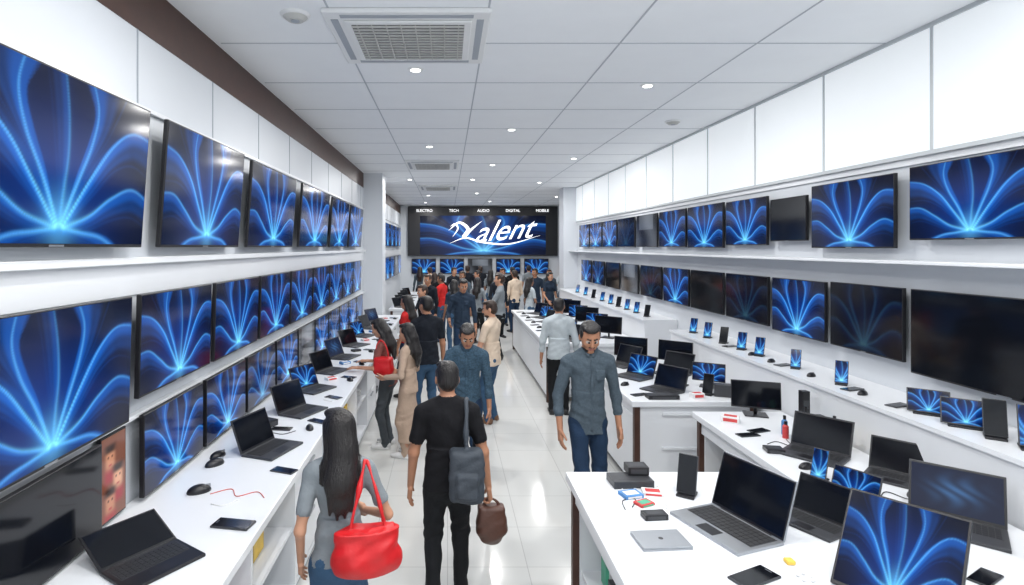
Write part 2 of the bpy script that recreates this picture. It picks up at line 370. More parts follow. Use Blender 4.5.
# ------------------------------------------------------------ electronics
def make_laptop(img,body,W_=.36,D_=.25,tilt=22):
    b=MB(); b.box(-W_/2,W_/2,-D_/2,D_/2,0,.016,0,b=.004)
    b.box(-W_/2+.02,W_/2-.02,-D_/2+.10,D_/2-.02,.0155,.0168,1)
    kw=(W_-.05)/14; kd=(D_-.13)/5
    for i in range(14):
        for j in range(5):
            x=-W_/2+.025+i*kw; y=-D_/2+.105+j*kd; b.box(x+.001,x+kw-.0015,y+.001,y+kd-.0015,.0168,.0190,2)
    b.box(-.055,.055,-D_/2+.015,-D_/2+.085,.0158,.0168,3)
    M=Matrix.Translation((0,D_/2-.004,.014))@Matrix.Rotation(R(-tilt),4,'X')
    H_=W_*.66
    b.box(-W_/2,W_/2,0,.010,0,H_,0,b=.003,M=M)
    b.box(-W_/2+.004,W_/2-.004,-.0015,.001,.006,H_-.004,3,M=M)
    b.cyl(0,0,-W_*.35,W_*.35,.007,.007,3,n=10,M=Matrix.Translation((0,D_/2-.003,.012))@Matrix.Rotation(R(90),4,'Y'))
    if img is not None: b.screen(W_-.022,H_-.03,-.0022,.018,img,4,M)
    else: b.box(-W_/2+.011,W_/2-.011,-.0025,-.001,.018,H_-.012,5,M=M)
    return b.mesh('laptop',[body,M_dark,M_key,M_black,M_scr,M_glass])
LP={'kd':make_laptop(None,M_dark),'ks':make_laptop(None,M_silver,.44,.29,18),'bd':make_laptop(IBl,M_dark),'sd':make_laptop(ISp,M_dark,.38,.26),'half':make_laptop(None,M_black,.36,.25,66)}
def laptop(k,x,y,rot,z=TOP,sc=1): put(LP[k],'laptop',(x,y,z),(0,0,R(rot)),(sc,)*3)
def make_phone_stand(img):
    b=MB(); b.box(-.035,.035,-.03,.05,0,.010,0,b=.003); 
    M=Matrix.Translation((0,-.01,.012))@Matrix.Rotation(R(-20),4,'X')
    b.box(-.012,.012,.012,.03,0,.12,0,M=Matrix.Translation((0,0,.008))@Matrix.Rotation(R(-16),4,'X'))
    b.box(-.038,.038,0,.009,0,.155,1,b=.003,M=M)
    if img is None: b.box(-.035,.035,-.001,.001,.004,.151,2,M=M)
    else: b.screen(.068,.146,-.001,.005,img,3,M)
    return b.mesh('smartphone_on_stand',[M_black,M_dark,M_glass,M_scr])
IBp=img_blue(60,34)[:,20:40]
PS=[make_phone_stand(IBp),make_phone_stand(None)]
def phone_stand(x,y,z,rot,k=0,sc=1.0): put(PS[k],'smartphone_on_stand',(x,y,z),(0,0,R(rot)),(sc,)*3)
def make_tab(img):
    b=MB(); b.box(-.09,.09,-.05,.07,0,.012,0,b=.003)
    M=Matrix.Translation((0,-.02,.014))@Matrix.Rotation(R(-22),4,'X')
    b.box(-.02,.02,.012,.03,0,.13,0,M=Matrix.Translation((0,.0,.008))@Matrix.Rotation(R(-14),4,'X'))
    b.box(-.125,.125,0,.009,0,.175,1,b=.003,M=M); b.screen(.235,.16,-.001,.008,img,2,M)
    return b.mesh('tablet_on_stand',[M_black,M_dark,M_scr])
TB=make_tab(IBl)
def tablet(x,y,z,rot,sc=1.0): put(TB,'tablet_on_stand',(x,y,z),(0,0,R(rot)),(sc,)*3)
def make_flat_phone():
    b=MB(); b.box(-.04,.04,-.085,.085,0,.009,0,b=.003); b.box(-.036,.036,-.08,.08,.0085,.0096,1); b.box(-.012,.012,.07,.073,.0096,.0098,2)
    return b.mesh('smartphone',[M_dark,M_glass,M_silver])
FP=make_flat_phone()
def phone(x,y,rot,z=TOP,sc=1.0): put(FP,'smartphone',(x,y,z),(0,0,R(rot)),(sc,)*3)
def make_mouse():
    b=MB(); b.ell((0,0,.004),(.032,.056,.034),0,zcut=-.004); b.box(-.001,.001,.005,.052,.018,.034,1); b.ell((0,.025,.030),(.004,.009,.007),1)
    return b.mesh('computer_mouse',[M_black,M_silver])
MS=make_mouse()
def mouse(x,y,rot,z=TOP,sc=1.0): put(MS,'computer_mouse',(x,y,z),(0,0,R(rot)),(sc,)*3)
def make_monitor(img,W_=.46,tilt=6,lift=.08,H_=None):
    b=MB(); H_=H_ or W_*.6; b.box(-.11,.11,-.05,.14,0,.012,0,b=.004)
    M=Matrix.Translation((0,0,lift))@Matrix.Rotation(R(-tilt),4,'X')
    q=M@Vector((0,.022,H_*.45)); b.tube([(0,q.y+.02,.008),(0,q.y+.02,q.z*.6),tuple(q)],.016,0)
    b.box(-W_/2,W_/2,0,.022,0,H_,0,b=.004,M=M)
    if img is None: b.box(-W_/2+.008,W_/2-.008,-.0015,.001,.016,H_-.008,1,M=M)
    else: b.screen(W_-.018,H_-.026,-.0015,.016,img,2,M)
    return b.mesh('computer_monitor',[M_black,M_glass,M_scr])
MN={'k':make_monitor(None),'b':make_monitor(img_blue(140,100),.42,40,.02,.44),'s':make_monitor(IBl,.4)}
def monitor(k,x,y,rot,z=TOP,sc=1.0): put(MN[k],'computer_monitor',(x,y,z),(0,0,R(rot)),(sc,)*3)
BOXM=[mat('carton_blue',(.06,.22,.5),.5,noise=(15,.5)),mat('carton_white',(.75,.75,.75),.5,noise=(12,.1)),mat('carton_red',(.55,.05,.05),.5,noise=(15,.4)),mat('carton_green',(.08,.4,.25),.5,noise=(15,.4)),mat('carton_yellow',(.75,.5,.08),.5,noise=(15,.3)),M_black,M_dark]
def pbox(x,y,z,w,d,h,rot,mi,name='product_box'):
    b=MB(); b.box(-w/2,w/2,-d/2,d/2,0,h,0,b=.003); 
    lb=(mi+1)%5 if mi<5 else 6
    b.box(-w*.38,w*.38,-d/2-.001,-d/2+.001,h*.2,h*.75,1); b.box(-w*.35,w*.35,-d*.3,d*.3,h-.0005,h+.0008,1)
    b.obj(name,[BOXM[mi],BOXM[lb]],(x,y,z),(0,0,R(rot)))
def bottle(x,y,h,mi,r=.022):
    b=MB(); b.cyl(0,0,0,h*.7,r,r,0); b.cyl(0,0,h*.7,h*.8,r,r*.5,0); b.cyl(0,0,h*.8,h,r*.5,r*.5,1); b.obj('spray_bottle',[BOXM[mi],M_black],(x,y,TOP))
def cable(pts,r=.003,m=None,z=TOP):
    P=[]; 
    pts=[Vector((p[0],p[1],z+r)) for p in pts]
    for i in range(len(pts)-1):
        p0=pts[max(i-1,0)];p1=pts[i];p2=pts[i+1];p3=pts[min(i+2,len(pts)-1)]
        for k in range(6):
            t=k/6; P.append(.5*((2*p1)+(-p0+p2)*t+(2*p0-5*p1+4*p2-p3)*t*t+(-p0+3*p1-3*p2+p3)*t**3))
    P.append(pts[-1]); b=MB(); b.tube(P,r); b.obj('charging_cable',[m or M_black])
M_cab=mat('red_cable',(.6,.08,.06),.5,noise=(5,.1)); M_cabw=mat('white_cable',(.75,.75,.75),.5,noise=(5,.1))

# left counter
laptop('half',-1.36,2.60,56); phone(-1.14,2.98,80,sc=1.25); mouse(-1.50,3.38,-60,sc=1.25)
cable([(-1.42,3.35),(-1.32,3.42),(-1.25,3.32),(-1.15,3.38),(-1.08,3.30)],m=M_cab,r=.0025); cable([(-1.36,3.22),(-1.28,3.20),(-1.22,3.28)],m=M_cabw)
mouse(-1.58,3.80,-40,sc=1.2); mouse(-1.62,3.95,-30,sc=1.1)
laptop('kd',-1.27,4.08,70,sc=1.04); laptop('kd',-1.29,5.02,64,sc=1.04); mouse(-1.12,4.55,20); pbox(-1.62,4.5,TOP,.1,.1,.09,20,5,'portable_speaker'); pbox(-1.5,4.62,TOP,.16,.12,.05,60,5,'external_drive')
phone(-1.08,3.70,70); phone(-1.1,4.75,60); phone(-1.12,5.5,60); phone(-1.35,4.55,85)
cable([(-1.5,4.4),(-1.42,4.46),(-1.3,4.42),(-1.22,4.50)],m=M_black); cable([(-1.1,5.35),(-1.2,5.42),(-1.15,5.5)],m=M_cabw)
for i,y in enumerate((5.8,6.65,7.5,8.4,9.3,10.2,11.1)):
    laptop(['bd','kd','sd','kd'][i%4],-1.36,y,62+5*(i%3))
    phone_stand(-1.60,y+.45,TOP,60,i%2); mouse(-1.08,y+.40,30); phone(-1.12,y+.55,70); pbox(-1.3,y+.45,TOP,.12,.09,.03,40,[1,0,5][i%3])
def poster():
    b=MB(); b.box(-.115,.115,-.02,0,-.23,.23,0,b=.003)
    u,v=np.meshgrid(np.linspace(-1,1,40),np.linspace(-2,2,70))
    im=np.zeros((70,40,3))+np.array([.20,.07,.04])
    for cx,cy,c in ((-.3,.9,(.62,.28,.16)),(.35,-.2,(.75,.40,.25)),(-.3,-1.2,(.55,.24,.14))):
        g=np.exp(-((u-cx)/.5)**4-((v-cy+.8)/.4)**4)[...,None]; im=im*(1-g)+np.array([.35,.03,.04])*g
        g=np.exp(-((u-cx)/.4)**4-((v-cy)/.5)**4)[...,None]; im=im*(1-g)+np.array(c)*g
        g=np.exp(-((u-cx)/.5)**4-((v-cy-.5)/.22)**4)[...,None]; im=im*(1-g)+np.array([.03,.012,.008])*g
        for ex in (-.16,.16):
            g=np.exp(-((u-cx-ex)/.07)**4-((v-cy-.1)/.05)**4)[...,None]; im=im*(1-g)+np.array([.03,.012,.01])*g
        g=np.exp(-((u-cx)/.14)**4-((v-cy+.3)/.05)**4)[...,None]; im=im*(1-g)+np.array([.45,.05,.05])*g
    b.screen(.215,.44,-.021,-.22,im,1); b.obj('portrait_poster',[M_black,M_scr],(XL+.03,3.02,2.4-1.23),(0,0,R(90)))
poster()
b=MB(); rr=random.Random(3)
for k in range(26):
    y=1.35+k*.41; 
    if (int((y-1.22)/.843)%4)==3: continue
    for z in (.145,.53):
        w=rr.uniform(.12,.26);h=rr.uniform(.06,.2); b.box(-1.45,-1.12+rr.uniform(-.05,.03),y-w/2,y+w/2,z,z+h,rr.choice([0,1,1,2,4,5,6]))
b.obj('stock_cartons',BOXM)

# near right desk
laptop('ks',1.45,2.94,-70,sc=1.04)
def closed_laptop(x,y,rot,w=.25,d=.17):
    b=MB(); b.box(-w/2,w/2,-d/2,d/2,0,.010,0,b=.003); b.box(-w/2,w/2,-d/2,d/2,.011,.019,0,b=.003); b.cyl(0,0,.0188,.0195,.012,.012,1); b.obj('closed_laptop',[M_silver,M_dark],(x,y,TOP),(0,0,R(rot)))
closed_laptop(1.07,2.81,4)
pbox(1.14,3.50,TOP,.25,.15,.045,3,6,'external_drive'); pbox(1.20,3.56,TOP+.047,.13,.10,.05,0,5,'portable_speaker')
pbox(1.09,3.33,TOP,.12,.09,.02,15,0); pbox(1.23,3.36,TOP,.12,.08,.02,-10,1); pbox(1.13,3.22,TOP,.10,.07,.015,25,2)
pbox(1.13,3.06,TOP,.13,.07,.03,5,5,'black_wallet'); phone_stand(1.42,3.33,TOP,-35,1,1.45)
phone(1.37,2.5,-65,sc=1.3); monitor('b',1.80,2.28,-51)
cable([(1.15,3.12),(1.22,3.18),(1.27,3.12),(1.25,3.24),(1.3,3.3)],m=M_cabw); cable([(1.0,3.15),(1.02,3.26),(1.1,3.28),(1.05,3.18)],m=M_black); cable([(1.05,3.4),(1.1,3.44),(1.2,3.41),(1.3,3.46)],m=M_cabw)
laptop('kd',1.93,2.98,-62,sc=.85)
b=MB(); 
for k in range(5): b.ell((.03*math.cos(k*1.3),.03*math.sin(k*1.3),.008),(.011,.008,.008),0)
b.obj('earbuds',[M_cabw],(1.60,2.50,TOP)); 
b=MB(); b.box(-.02,.02,-.02,.02,0,.02,0,b=.006); b.obj('earbud_case',[BOXM[4]],(1.60,2.62,TOP))
# long right counter
laptop('kd',2.58,3.95,-50,sc=1.05); laptop('kd',2.84,3.55,-48,sc=.9); laptop('sd',2.66,2.93,-42,sc=1.05)
monitor('k',2.70,4.9,-20,sc=.85); tablet(2.36,3.25,TOP,-60,1.0); phone_stand(2.35,3.55,TOP,-55,0,1.2)
laptop('bd',2.72,2.25,-45); mouse(2.38,2.85,-70); mouse(2.42,2.65,-50); phone(2.4,2.5,-60); phone(2.36,4.4,-80); phone(2.5,4.5,-70)
pbox(2.83,2.55,TOP,.18,.2,.28,-50,5,'desktop_speaker'); pbox(2.93,4.35,TOP,.05,.05,.15,10,3); pbox(2.86,4.25,TOP,.05,.05,.12,5,2); pbox(2.79,4.2,TOP,.05,.05,.22,5,5)
bottle(2.86,4.45,.20,0); bottle(2.79,4.36,.24,5); bottle(2.93,4.24,.20,1); bottle(2.72,4.30,.17,3); bottle(2.93,4.12,.16,4); bottle(2.66,4.42,.15,0); bottle(2.62,4.34,.13,2)
pbox(2.93,4.6,TOP,.06,.06,.3,0,5,'network_router'); mouse(2.4,3.75,-70); mouse(2.75,3.3,-20); phone(2.45,3.42,-20); mouse(2.88,3.2,-50)
pbox(2.4,4.75,TOP,.14,.1,.05,-30,1); pbox(2.36,4.05,TOP,.12,.1,.03,-10,5,'black_wallet')
cable([(2.3,3.0),(2.36,3.05),(2.42,2.95),(2.5,3.0)]); cable([(2.4,4.2),(2.5,4.25),(2.55,4.15),(2.6,4.3)]); cable([(2.55,3.3),(2.65,3.38),(2.7,3.28),(2.8,3.3)])
# plinth ledge devices
tablet(3.22,3.75,1.28,-38,.9); tablet(3.22,3.48,1.28,-38,.95); phone_stand(3.2,3.27,1.28,-38,1,1.4); phone_stand(3.22,3.08,1.28,-38,0,1.5); phone_stand(3.2,4.55,1.28,-40,0,1.2); phone_stand(3.2,5.15,1.28,-40,0,1.1)
tablet(3.25,2.85,1.28,-38,1.1)
for y in (4.85,5.45,5.8,4.25): mouse(3.15,y,-60,1.28,.9)
for i,y in enumerate((5.75,6.1,6.5,6.9,7.3,9,9.5,10,10.5,11,11.6,12.3,13,13.8)): phone_stand(3.2,y,1.28,-45,1 if i%3==2 else 0,1.2)
for y in (3.95,4.4,5.3,6.3): phone(3.18,y,-70,1.28)
# counter 3
laptop('kd',2.2,5.75,-55); laptop('bd',2.1,6.35,-55); monitor('k',2.35,7.2,-30,sc=.9); monitor('s',2.75,5.9,-30,sc=.8); laptop('kd',2.6,6.5,-50); laptop('kd',2.15,7.0,-60)
pbox(2.1,5.48,TOP,.3,.12,.04,0,5,'soundbar'); mouse(1.9,6.0,-60); phone(1.9,6.5,-60); phone(1.92,5.6,-70); pbox(2.75,5.55,TOP,.2,.1,.12,-20,6,'portable_speaker'); monitor('k',2.8,6.9,-40,sc=.9)
pbox(2.45,5.5,TOP,.12,.08,.05,10,1); phone_stand(2.6,5.6,TOP,-40,1,1.3); phone(2.5,5.95,-40); mouse(1.95,6.75,-50)
for i,y in enumerate((8.9,9.6,10.3,11.0,11.7,12.4)):
    laptop(['kd','bd','kd'][i%3],1.95,y,-55); monitor(['k','s'][i%2],2.6,y+.2,-40); phone(1.65,y+.3,-70); mouse(1.68,y-.05,-60)
for i,y in enumerate((13.8,14.6,15.4,16.2,17)): laptop('kd',-1.1,y,60)
rr=random.Random(5); b=MB()
for (x0,x1,y0,y1) in ((.95,2.0,1.1,3.5),(2.35,2.9,1.1,4.9),(2.0,2.8,5.6,7.3),(1.7,2.8,8.9,13)):
    for k in range(int((y1-y0)*4)):
        x=rr.uniform(x0,x0+.35); y=rr.uniform(y0,y1); w=rr.uniform(.1,.2); b.box(x-w/2,x+w/2,y-.05,y+.05,.33,.33+rr.uniform(.06,.2),rr.randrange(7))
b.obj('stock_cartons',BOXM)

# ============================================================ SDF figure builder
def eul(rx=0,ry=0,rz=0): return np.array((Matrix.Rotation(rz,3,'Z')@Matrix.Rotation(ry,3,'Y')@Matrix.Rotation(rx,3,'X')))
ID=(np.eye(3),np.zeros(3))
def comp(f,g): return (f[0]@g[0], f[0]@g[1]+f[1])
def app(f,p): return f[0]@np.array(p,float)+f[1]
def about(Rm,piv): piv=np.array(piv,float); return (Rm,piv-Rm@piv)
class Pr:
    def __init__(s,kind,a,b,ra=0,rb=0,ys=1.0,fr=ID,tag=0,k=.01,op=1):
        s.kind=kind;s.a=np.array(a,float);s.b=np.array(b,float);s.ra=ra;s.rb=rb;s.ys=ys;s.fr=fr;s.tag=tag;s.k=k;s.op=op
    def bb(s):
        if s.kind=='c': pts=np.array([app(s.fr,s.a),app(s.fr,s.b)]); r=max(s.ra,s.rb)*max(1,s.ys)
        elif s.kind=='y': pts=np.array([app(s.fr,s.a)]); r=np.linalg.norm(s.b)*1.1
        else: pts=np.array([app(s.fr,s.a)]); r=np.linalg.norm(s.b)+s.ra if s.kind=='b' else s.b.max()
        return pts.min(0)-r,pts.max(0)+r
    def ev(s,X,Y,Z):
        Rm,o=s.fr; x=X-o[0];y=Y-o[1];z=Z-o[2]
        if Rm is not ID[0]:
            x,y,z=(Rm[0,0]*x+Rm[1,0]*y+Rm[2,0]*z, Rm[0,1]*x+Rm[1,1]*y+Rm[2,1]*z, Rm[0,2]*x+Rm[1,2]*y+Rm[2,2]*z)
        if s.kind=='c':
            ay=s.a[1]; 
            x=x-s.a[0];y=(y-ay)/s.ys;z=z-s.a[2]; d=s.b-s.a; d=np.array([d[0],d[1]/s.ys,d[2]])
            L=max((d**2).sum(),1e-9); t=np.clip((x*d[0]+y*d[1]+z*d[2])/L,0,1)
            return (np.sqrt((x-t*d[0])**2+(y-t*d[1])**2+(z-t*d[2])**2)-(s.ra+t*(s.rb-s.ra)))*min(1,(s.ys+.25) if s.ys<1 else 1)
        x=x-s.a[0];y=y-s.a[1];z=z-s.a[2]
        if s.kind=='e':
            r=s.b; k0=np.sqrt((x/r[0])**2+(y/r[1])**2+(z/r[2])**2); k1=np.sqrt((x/r[0]**2)**2+(y/r[1]**2)**2+(z/r[2]**2)**2)+1e-9
            return k0*(k0-1)/k1
        if s.kind=='y':   # flat-ended elliptical tube, ra = relative taper toward the top
            r=s.b; f=1-s.ra*(z/r[2]+1)*.5
            return np.maximum((np.sqrt((x/r[0])**2+(y/r[1])**2)-f)*min(r[0],r[1]),np.abs(z)-r[2])
        qx=np.abs(x)-s.b[0];qy=np.abs(y)-s.b[1];qz=np.abs(z)-s.b[2]
        return np.sqrt(np.maximum(qx,0)**2+np.maximum(qy,0)**2+np.maximum(qz,0)**2)+np.minimum(np.maximum(qx,np.maximum(qy,qz)),0)-s.ra
def sdf_mesh(name,prims,vox,mats,S=1.0,cloth=()):
    v=vox/S; bbs=[p.bb() for p in prims if p.op>0]
    lo=np.min([q[0] for q in bbs],0)-3*v; hi=np.max([q[1] for q in bbs],0)+3*v
    n=np.ceil((hi-lo)/v).astype(int)+1; D=np.full(n,1.0,np.float32)
    ax=[(lo[i]+v*np.arange(n[i])).astype(np.float32) for i in range(3)]
    for p in prims:
        a,b=p.bb(); mg=p.k+2.5*v
        i0=np.maximum(((a-mg-lo)/v).astype(int),0); i1=np.minimum(((b+mg-lo)/v).astype(int)+2,n)
        if (i1<=i0).any(): continue
        sl=tuple(slice(i0[i],i1[i]) for i in range(3))
        d=p.ev(ax[0][sl[0]][:,None,None],ax[1][sl[1]][None,:,None],ax[2][sl[2]][None,None,:]).astype(np.float32)
        g=D[sl]; k=p.k
        if p.op>0:
            h=np.maximum(k-np.abs(g-d),0)/k; D[sl]=np.minimum(g,d)-h*h*k*.25
        else:
            d=-d; h=np.maximum(k-np.abs(g-d),0)/k; D[sl]=np.maximum(g,d)+h*h*k*.25
    I=D<0
    c=np.zeros(tuple(n-1),np.int8)
    for i in (0,1):
        for j in (0,1):
            for k in (0,1): c+=I[i:n[0]-1+i,j:n[1]-1+j,k:n[2]-1+k]
    act=(c>0)&(c<8); idx=np.full(act.shape,-1,np.int64); cells=np.argwhere(act); idx[act]=np.arange(len(cells))
    acc=np.zeros((len(cells),3)); cnt=np.zeros(len(cells))
    cor=[(i,j,k) for i in (0,1) for j in (0,1) for k in (0,1)]
    val={q:D[cells[:,0]+q[0],cells[:,1]+q[1],cells[:,2]+q[2]] for q in cor}
    for q in cor:
        for axn in range(3):
            if q[axn]: continue
            q2=list(q); q2[axn]=1; q2=tuple(q2); a=val[q];b=val[q2]; m=(a<0)!=(b<0); t=np.where(m,a/np.where(m,a-b,1),0)
            pt=np.array(q,float)[None]+np.zeros((len(cells),3)); pt[:,axn]+=t; acc+=pt*m[:,None]; cnt+=m
    V=(cells+acc/cnt[:,None])*v+lo
    F=[]
    for axn in range(3):
        o1,o2=(axn+1)%3,(axn+2)%3
        s0=[slice(1,-1)]*3; s1=[slice(1,-1)]*3; s0[axn]=slice(0,-1); s1[axn]=slice(1,None)
        A=I[tuple(s0)];B=I[tuple(s1)]; e=np.argwhere(A!=B); 
        if len(e)==0: continue
        inside=A[tuple(e.T)]; e=e.copy(); e[:,o1]+=1; e[:,o2]+=1
        def cell(d1,d2):
            q=e.copy(); q[:,o1]+=d1; q[:,o2]+=d2; return idx[tuple(q.T)]
        Q=np.stack([cell(-1,-1),cell(0,-1),cell(0,0),cell(-1,0)],1); Q[~inside]=Q[~inside][:,::-1]; F.append(Q)
    F=np.concatenate(F); F=F[(F>=0).all(1)]
    C=V[F].mean(1); best=np.full(len(C),9.0); tag=np.zeros(len(C),int)
    for p in prims:
        if p.op<0: continue
        d=p.ev(C[:,0],C[:,1],C[:,2]); m=d<best; best[m]=d[m]; tag[m]=p.tag
    me=bpy.data.meshes.new(name); V=V*S
    me.vertices.add(len(V)); me.vertices.foreach_set('co',V.astype(np.float32).ravel())
    me.loops.add(len(F)*4); me.loops.foreach_set('vertex_index',F.astype(np.int32).ravel())
    me.polygons.add(len(F)); me.polygons.foreach_set('loop_start',(np.arange(len(F))*4).astype(np.int32)); me.polygons.foreach_set('loop_total',np.full(len(F),4,np.int32))
    for m in mats: me.materials.append(m)
    me.polygons.foreach_set('material_index',tag.astype(np.int32)); me.polygons.foreach_set('use_smooth',np.ones(len(F),bool))
    me.update(calc_edges=True)
    if cloth:
        N=np.zeros(len(V)*3,np.float32); me.vertex_normals.foreach_get('vector',N); N=N.reshape(-1,3)
        vc=np.zeros(len(V),bool); vc[F[np.isin(tag,cloth)].ravel()]=True; vn=np.zeros(len(V),bool); vn[F[~np.isin(tag,cloth)].ravel()]=True; vc&=~vn
        x,y,z=V.T; w=np.sin(31*z+9*x+2*np.sin(17*x+5*y))*.5+np.sin(47*z-36*x+11*y+3*np.sin(13*z))*.45+np.sin(25*x+33*y+21*z+3*np.sin(9*z))*.3
        w=np.sign(w)*np.abs(w)**1.4
        V=V+N*(w*vc*.0058)[:,None]; me.vertices.foreach_set('co',V.astype(np.float32).ravel()); me.update()
    return me

def ik(S,T,l1,l2,hint):
    S=np.array(S,float);T=np.array(T,float); d=T-S; L=np.linalg.norm(d)
    if L>(l1+l2)*.995: T=S+d/L*(l1+l2)*.995; d=T-S; L=np.linalg.norm(d)
    u=d/L; a=(l1*l1-l2*l2+L*L)/(2*L); h=math.sqrt(max(l1*l1-a*a,0)); hv=np.array(hint,float); hv-=u*hv.dot(u); hv/=np.linalg.norm(hv)
    return S+u*a+hv*h,T
# tags: 0 skin 1 hair 2 shirt 3 pants 4 shoe 5 lips 6 eye-white 7 dark 8 belt/trim
def person(name,x,y,yaw,H,shirt,pants,skin,hair,shoe,vox=.009,g='m',sleeve='short',hs='short',wr=(.13,.02,.475),wl=(-.13,.02,.475),er=(.3,-1,0),el=(-.3,-1,0),
           ar=(.055,0,.045),al=(-.055,.0,.045),lean=0,hp=0,hy=0,roll=0,cr=.35,cl=.35,bottom='pants',hem=.50,build=1.0,collar=False,trim=None,tr=(0,1,0),tl=(0,1,0),beard=False):
    P=[]; A=P.append; bd=build*.94; f=(g=='f')
    U=about(eul(-lean,0,0),(0,0,.53))
    Hd=comp(U,about(eul(-hp,roll,hy),(0,-.005,.872)))
    sw=.092 if f else .104
    sh=2
    if bottom=='pants':
        A(Pr('c',(0,0,.555),(0,-.004,.505),.076*bd,.080*bd,.70,ID,3,.02))
        for sx in (-1,1): A(Pr('e',(sx*.038,-.030,.515),(.041,.036,.05),fr=ID,tag=3,k=.03))
    else:
        A(Pr('y',(0,0,.33),(.105*bd,.078*bd,.21),.30,fr=ID,tag=2,k=.02))
    for an,sx in ((ar,1),(al,-1)):
        hip=(sx*.047,0,.505); kn,an2=ik(hip,an,.235,.235,(sx*.12,1,0))
        tg=3
        A(Pr('c',hip,kn,.052*bd,.037*bd,1,ID,tg,.020)); A(Pr('c',kn,an2,.036*bd,.028*bd,1,ID,tg,.015))
        A(Pr('c',an2+np.array((0,0,.01)),an2-np.array((0,0,.012)),.030,.031,1,ID,tg,.006))
        z=an2[2]-.045+.019
        A(Pr('c',(an2[0],an2[1]-.018,z+.006),(an2[0]+sx*.012,an2[1]+.055,z),.024,.021,1,ID,4,.01)); A(Pr('c',(an2[0]+sx*.012,an2[1]+.055,z),(an2[0]+sx*.02,an2[1]+.098,z-.003),.021,.016,1,ID,4,.01))
        A(Pr('b',(an2[0]+sx*.008,an2[1]+.035,z-.013),(.016,.068,.002),.005,fr=ID,tag=4,k=.004))
        if bottom!='pants': A(Pr('c',an2,an2+np.array((0,0,.1)),.018,.026,1,ID,0,.005))
    A(Pr('c',(0,-.002,.755),(0,0,.65),(.080 if f else .092)*bd,(.062 if f else .080)*bd,.66,U,sh,.012))
    A(Pr('c',(-.055,-.006,.795),(.055,-.006,.795),.043*bd,.043*bd,.85,U,sh,.035))
    A(Pr('c',(-sw+.014,-.006,.804),(sw-.014,-.006,.804),.028,.028,.9,U,sh,.03))
    for sx in (-1,1): A(Pr('c',(sx*.070,-.01,.814),(0,-.012,.848),.020,.028,1,U,sh,.03))
    if f:
        for sx in (-1,1): A(Pr('e',(sx*.038,.042,.745),(.034,.028,.034),fr=U,tag=sh,k=.03))
    zc=(hem-.012+.66)/2; hh=(.66-hem+.012)/2
    A(Pr('y',(0,-.003,zc),((.092 if f else .096)*bd,(.074 if f else .072)*bd,hh),.26 if f else .13,fr=U if lean<.3 else ID,tag=sh,k=.010))
    if collar:
        for sx in (-1,1):
            A(Pr('c',(sx*.002,-.036,.862),(sx*.032,.0,.860),.009,.009,1,U,sh,.008)); A(Pr('c',(sx*.032,.0,.860),(sx*.012,.038,.838),.009,.008,1,U,sh,.008))
        A(Pr('c',(0,.060*bd,.815),(0,.060*bd,.66),.005,.005,1,U,sh,.003)); A(Pr('c',(0,.060*bd,.66),(0,.068*bd,hem+.01),.005,.005,1,U,sh,.003))
        A(Pr('b',(-.042,.056*bd,.745),(.018,.004,.020),.003,fr=U,tag=sh,k=.003))
    for wt,hint,sx,curl,th in ((wr,er,1,cr,tr),(wl,el,-1,cl,tl)):
        S=app(U,(sx*sw,-.005,.796)); E,Wt=ik(S,wt,.172,.150,hint)
        A(Pr('c',S,E,.025*bd if not f else .021,.021*bd if not f else .018,1,ID,0,.02)); A(Pr('c',E,Wt,.0215*bd if not f else .017,.0140 if not f else .0125,1,ID,0,.012))
        if sleeve=='short':
            A(Pr('c',S,S+(E-S)*.62,(.032 if not f else .027)*bd,(.029 if not f else .025)*bd,1,ID,sh,.014))
        else:
            A(Pr('c',S,E,.031*bd,.025*bd,1,ID,sh,.018)); q=.92 if sleeve=='long' else .5
            A(Pr('c',E,E+(Wt-E)*q,.025*bd,.019*bd if sleeve=='long' else .022*bd,1,ID,sh,.01)); c0=E+(Wt-E)*(q-.08); c1=E+(Wt-E)*q; A(Pr('c',c0,c1,.020 if sleeve=='long' else .025,.020 if sleeve=='long' else .025,1,ID,sh,.004))
        d=(Wt-E)/np.linalg.norm(Wt-E); s=np.array(th,float); s-=d*s.dot(d); s/=np.linalg.norm(s); nrm=np.cross(d,s)*1.0
        inw=np.array((-sx,0,0.)); 
        if nrm.dot(inw)<0 and abs(nrm.dot(inw))>.2: nrm=-nrm
        elif abs(nrm.dot(inw))<=.2 and nrm[2]>0: nrm=-nrm
        Rm=np.stack([s,nrm,d],1); Rm2=Rm if np.linalg.det(Rm)>0 else np.stack([-s,nrm,d],1)
        pc=Wt+d*.030
        A(Pr('b',(0,0,0),(.016,.0035,.020),.0065,fr=(Rm2,pc),tag=0,k=.010))
        for off,ln,r0 in ((.0185,.044,.0052),(.0063,.050,.0054),(-.0063,.046,.0052),(-.0185,.036,.0046)):
            p=Wt+d*.050+s*off; a=curl*.35+.05; dirr=d+s*off*4; dirr/=np.linalg.norm(dirr)
            for seg,fl in enumerate((.42,.32,.26)):
                q=p+(dirr*math.cos(a)+nrm*math.sin(a))*ln*fl; A(Pr('c',p,q,r0*(1-.08*seg),r0*(.94-.08*seg),1,ID,0,.003)); p=q; a+=curl*(.9 if seg==0 else .7)
        p=Wt+d*.012+s*.017; dd=(s*.75+d*.75+nrm*.25); dd/=np.linalg.norm(dd); q=p+dd*.028; A(Pr('c',p,q,.0078,.0064,1,ID,0,.008)); dd2=(s*.25+d*.9+nrm*.4); dd2/=np.linalg.norm(dd2); A(Pr('c',q,q+dd2*.024,.0062,.0052,1,ID,0,.003))
    # neck + head
    A(Pr('c',app(U,(0,-.008,.835)),app(Hd,(0,-.006,.895)),.028 if not f else .022,.028 if not f else .022,1,ID,0,.010))
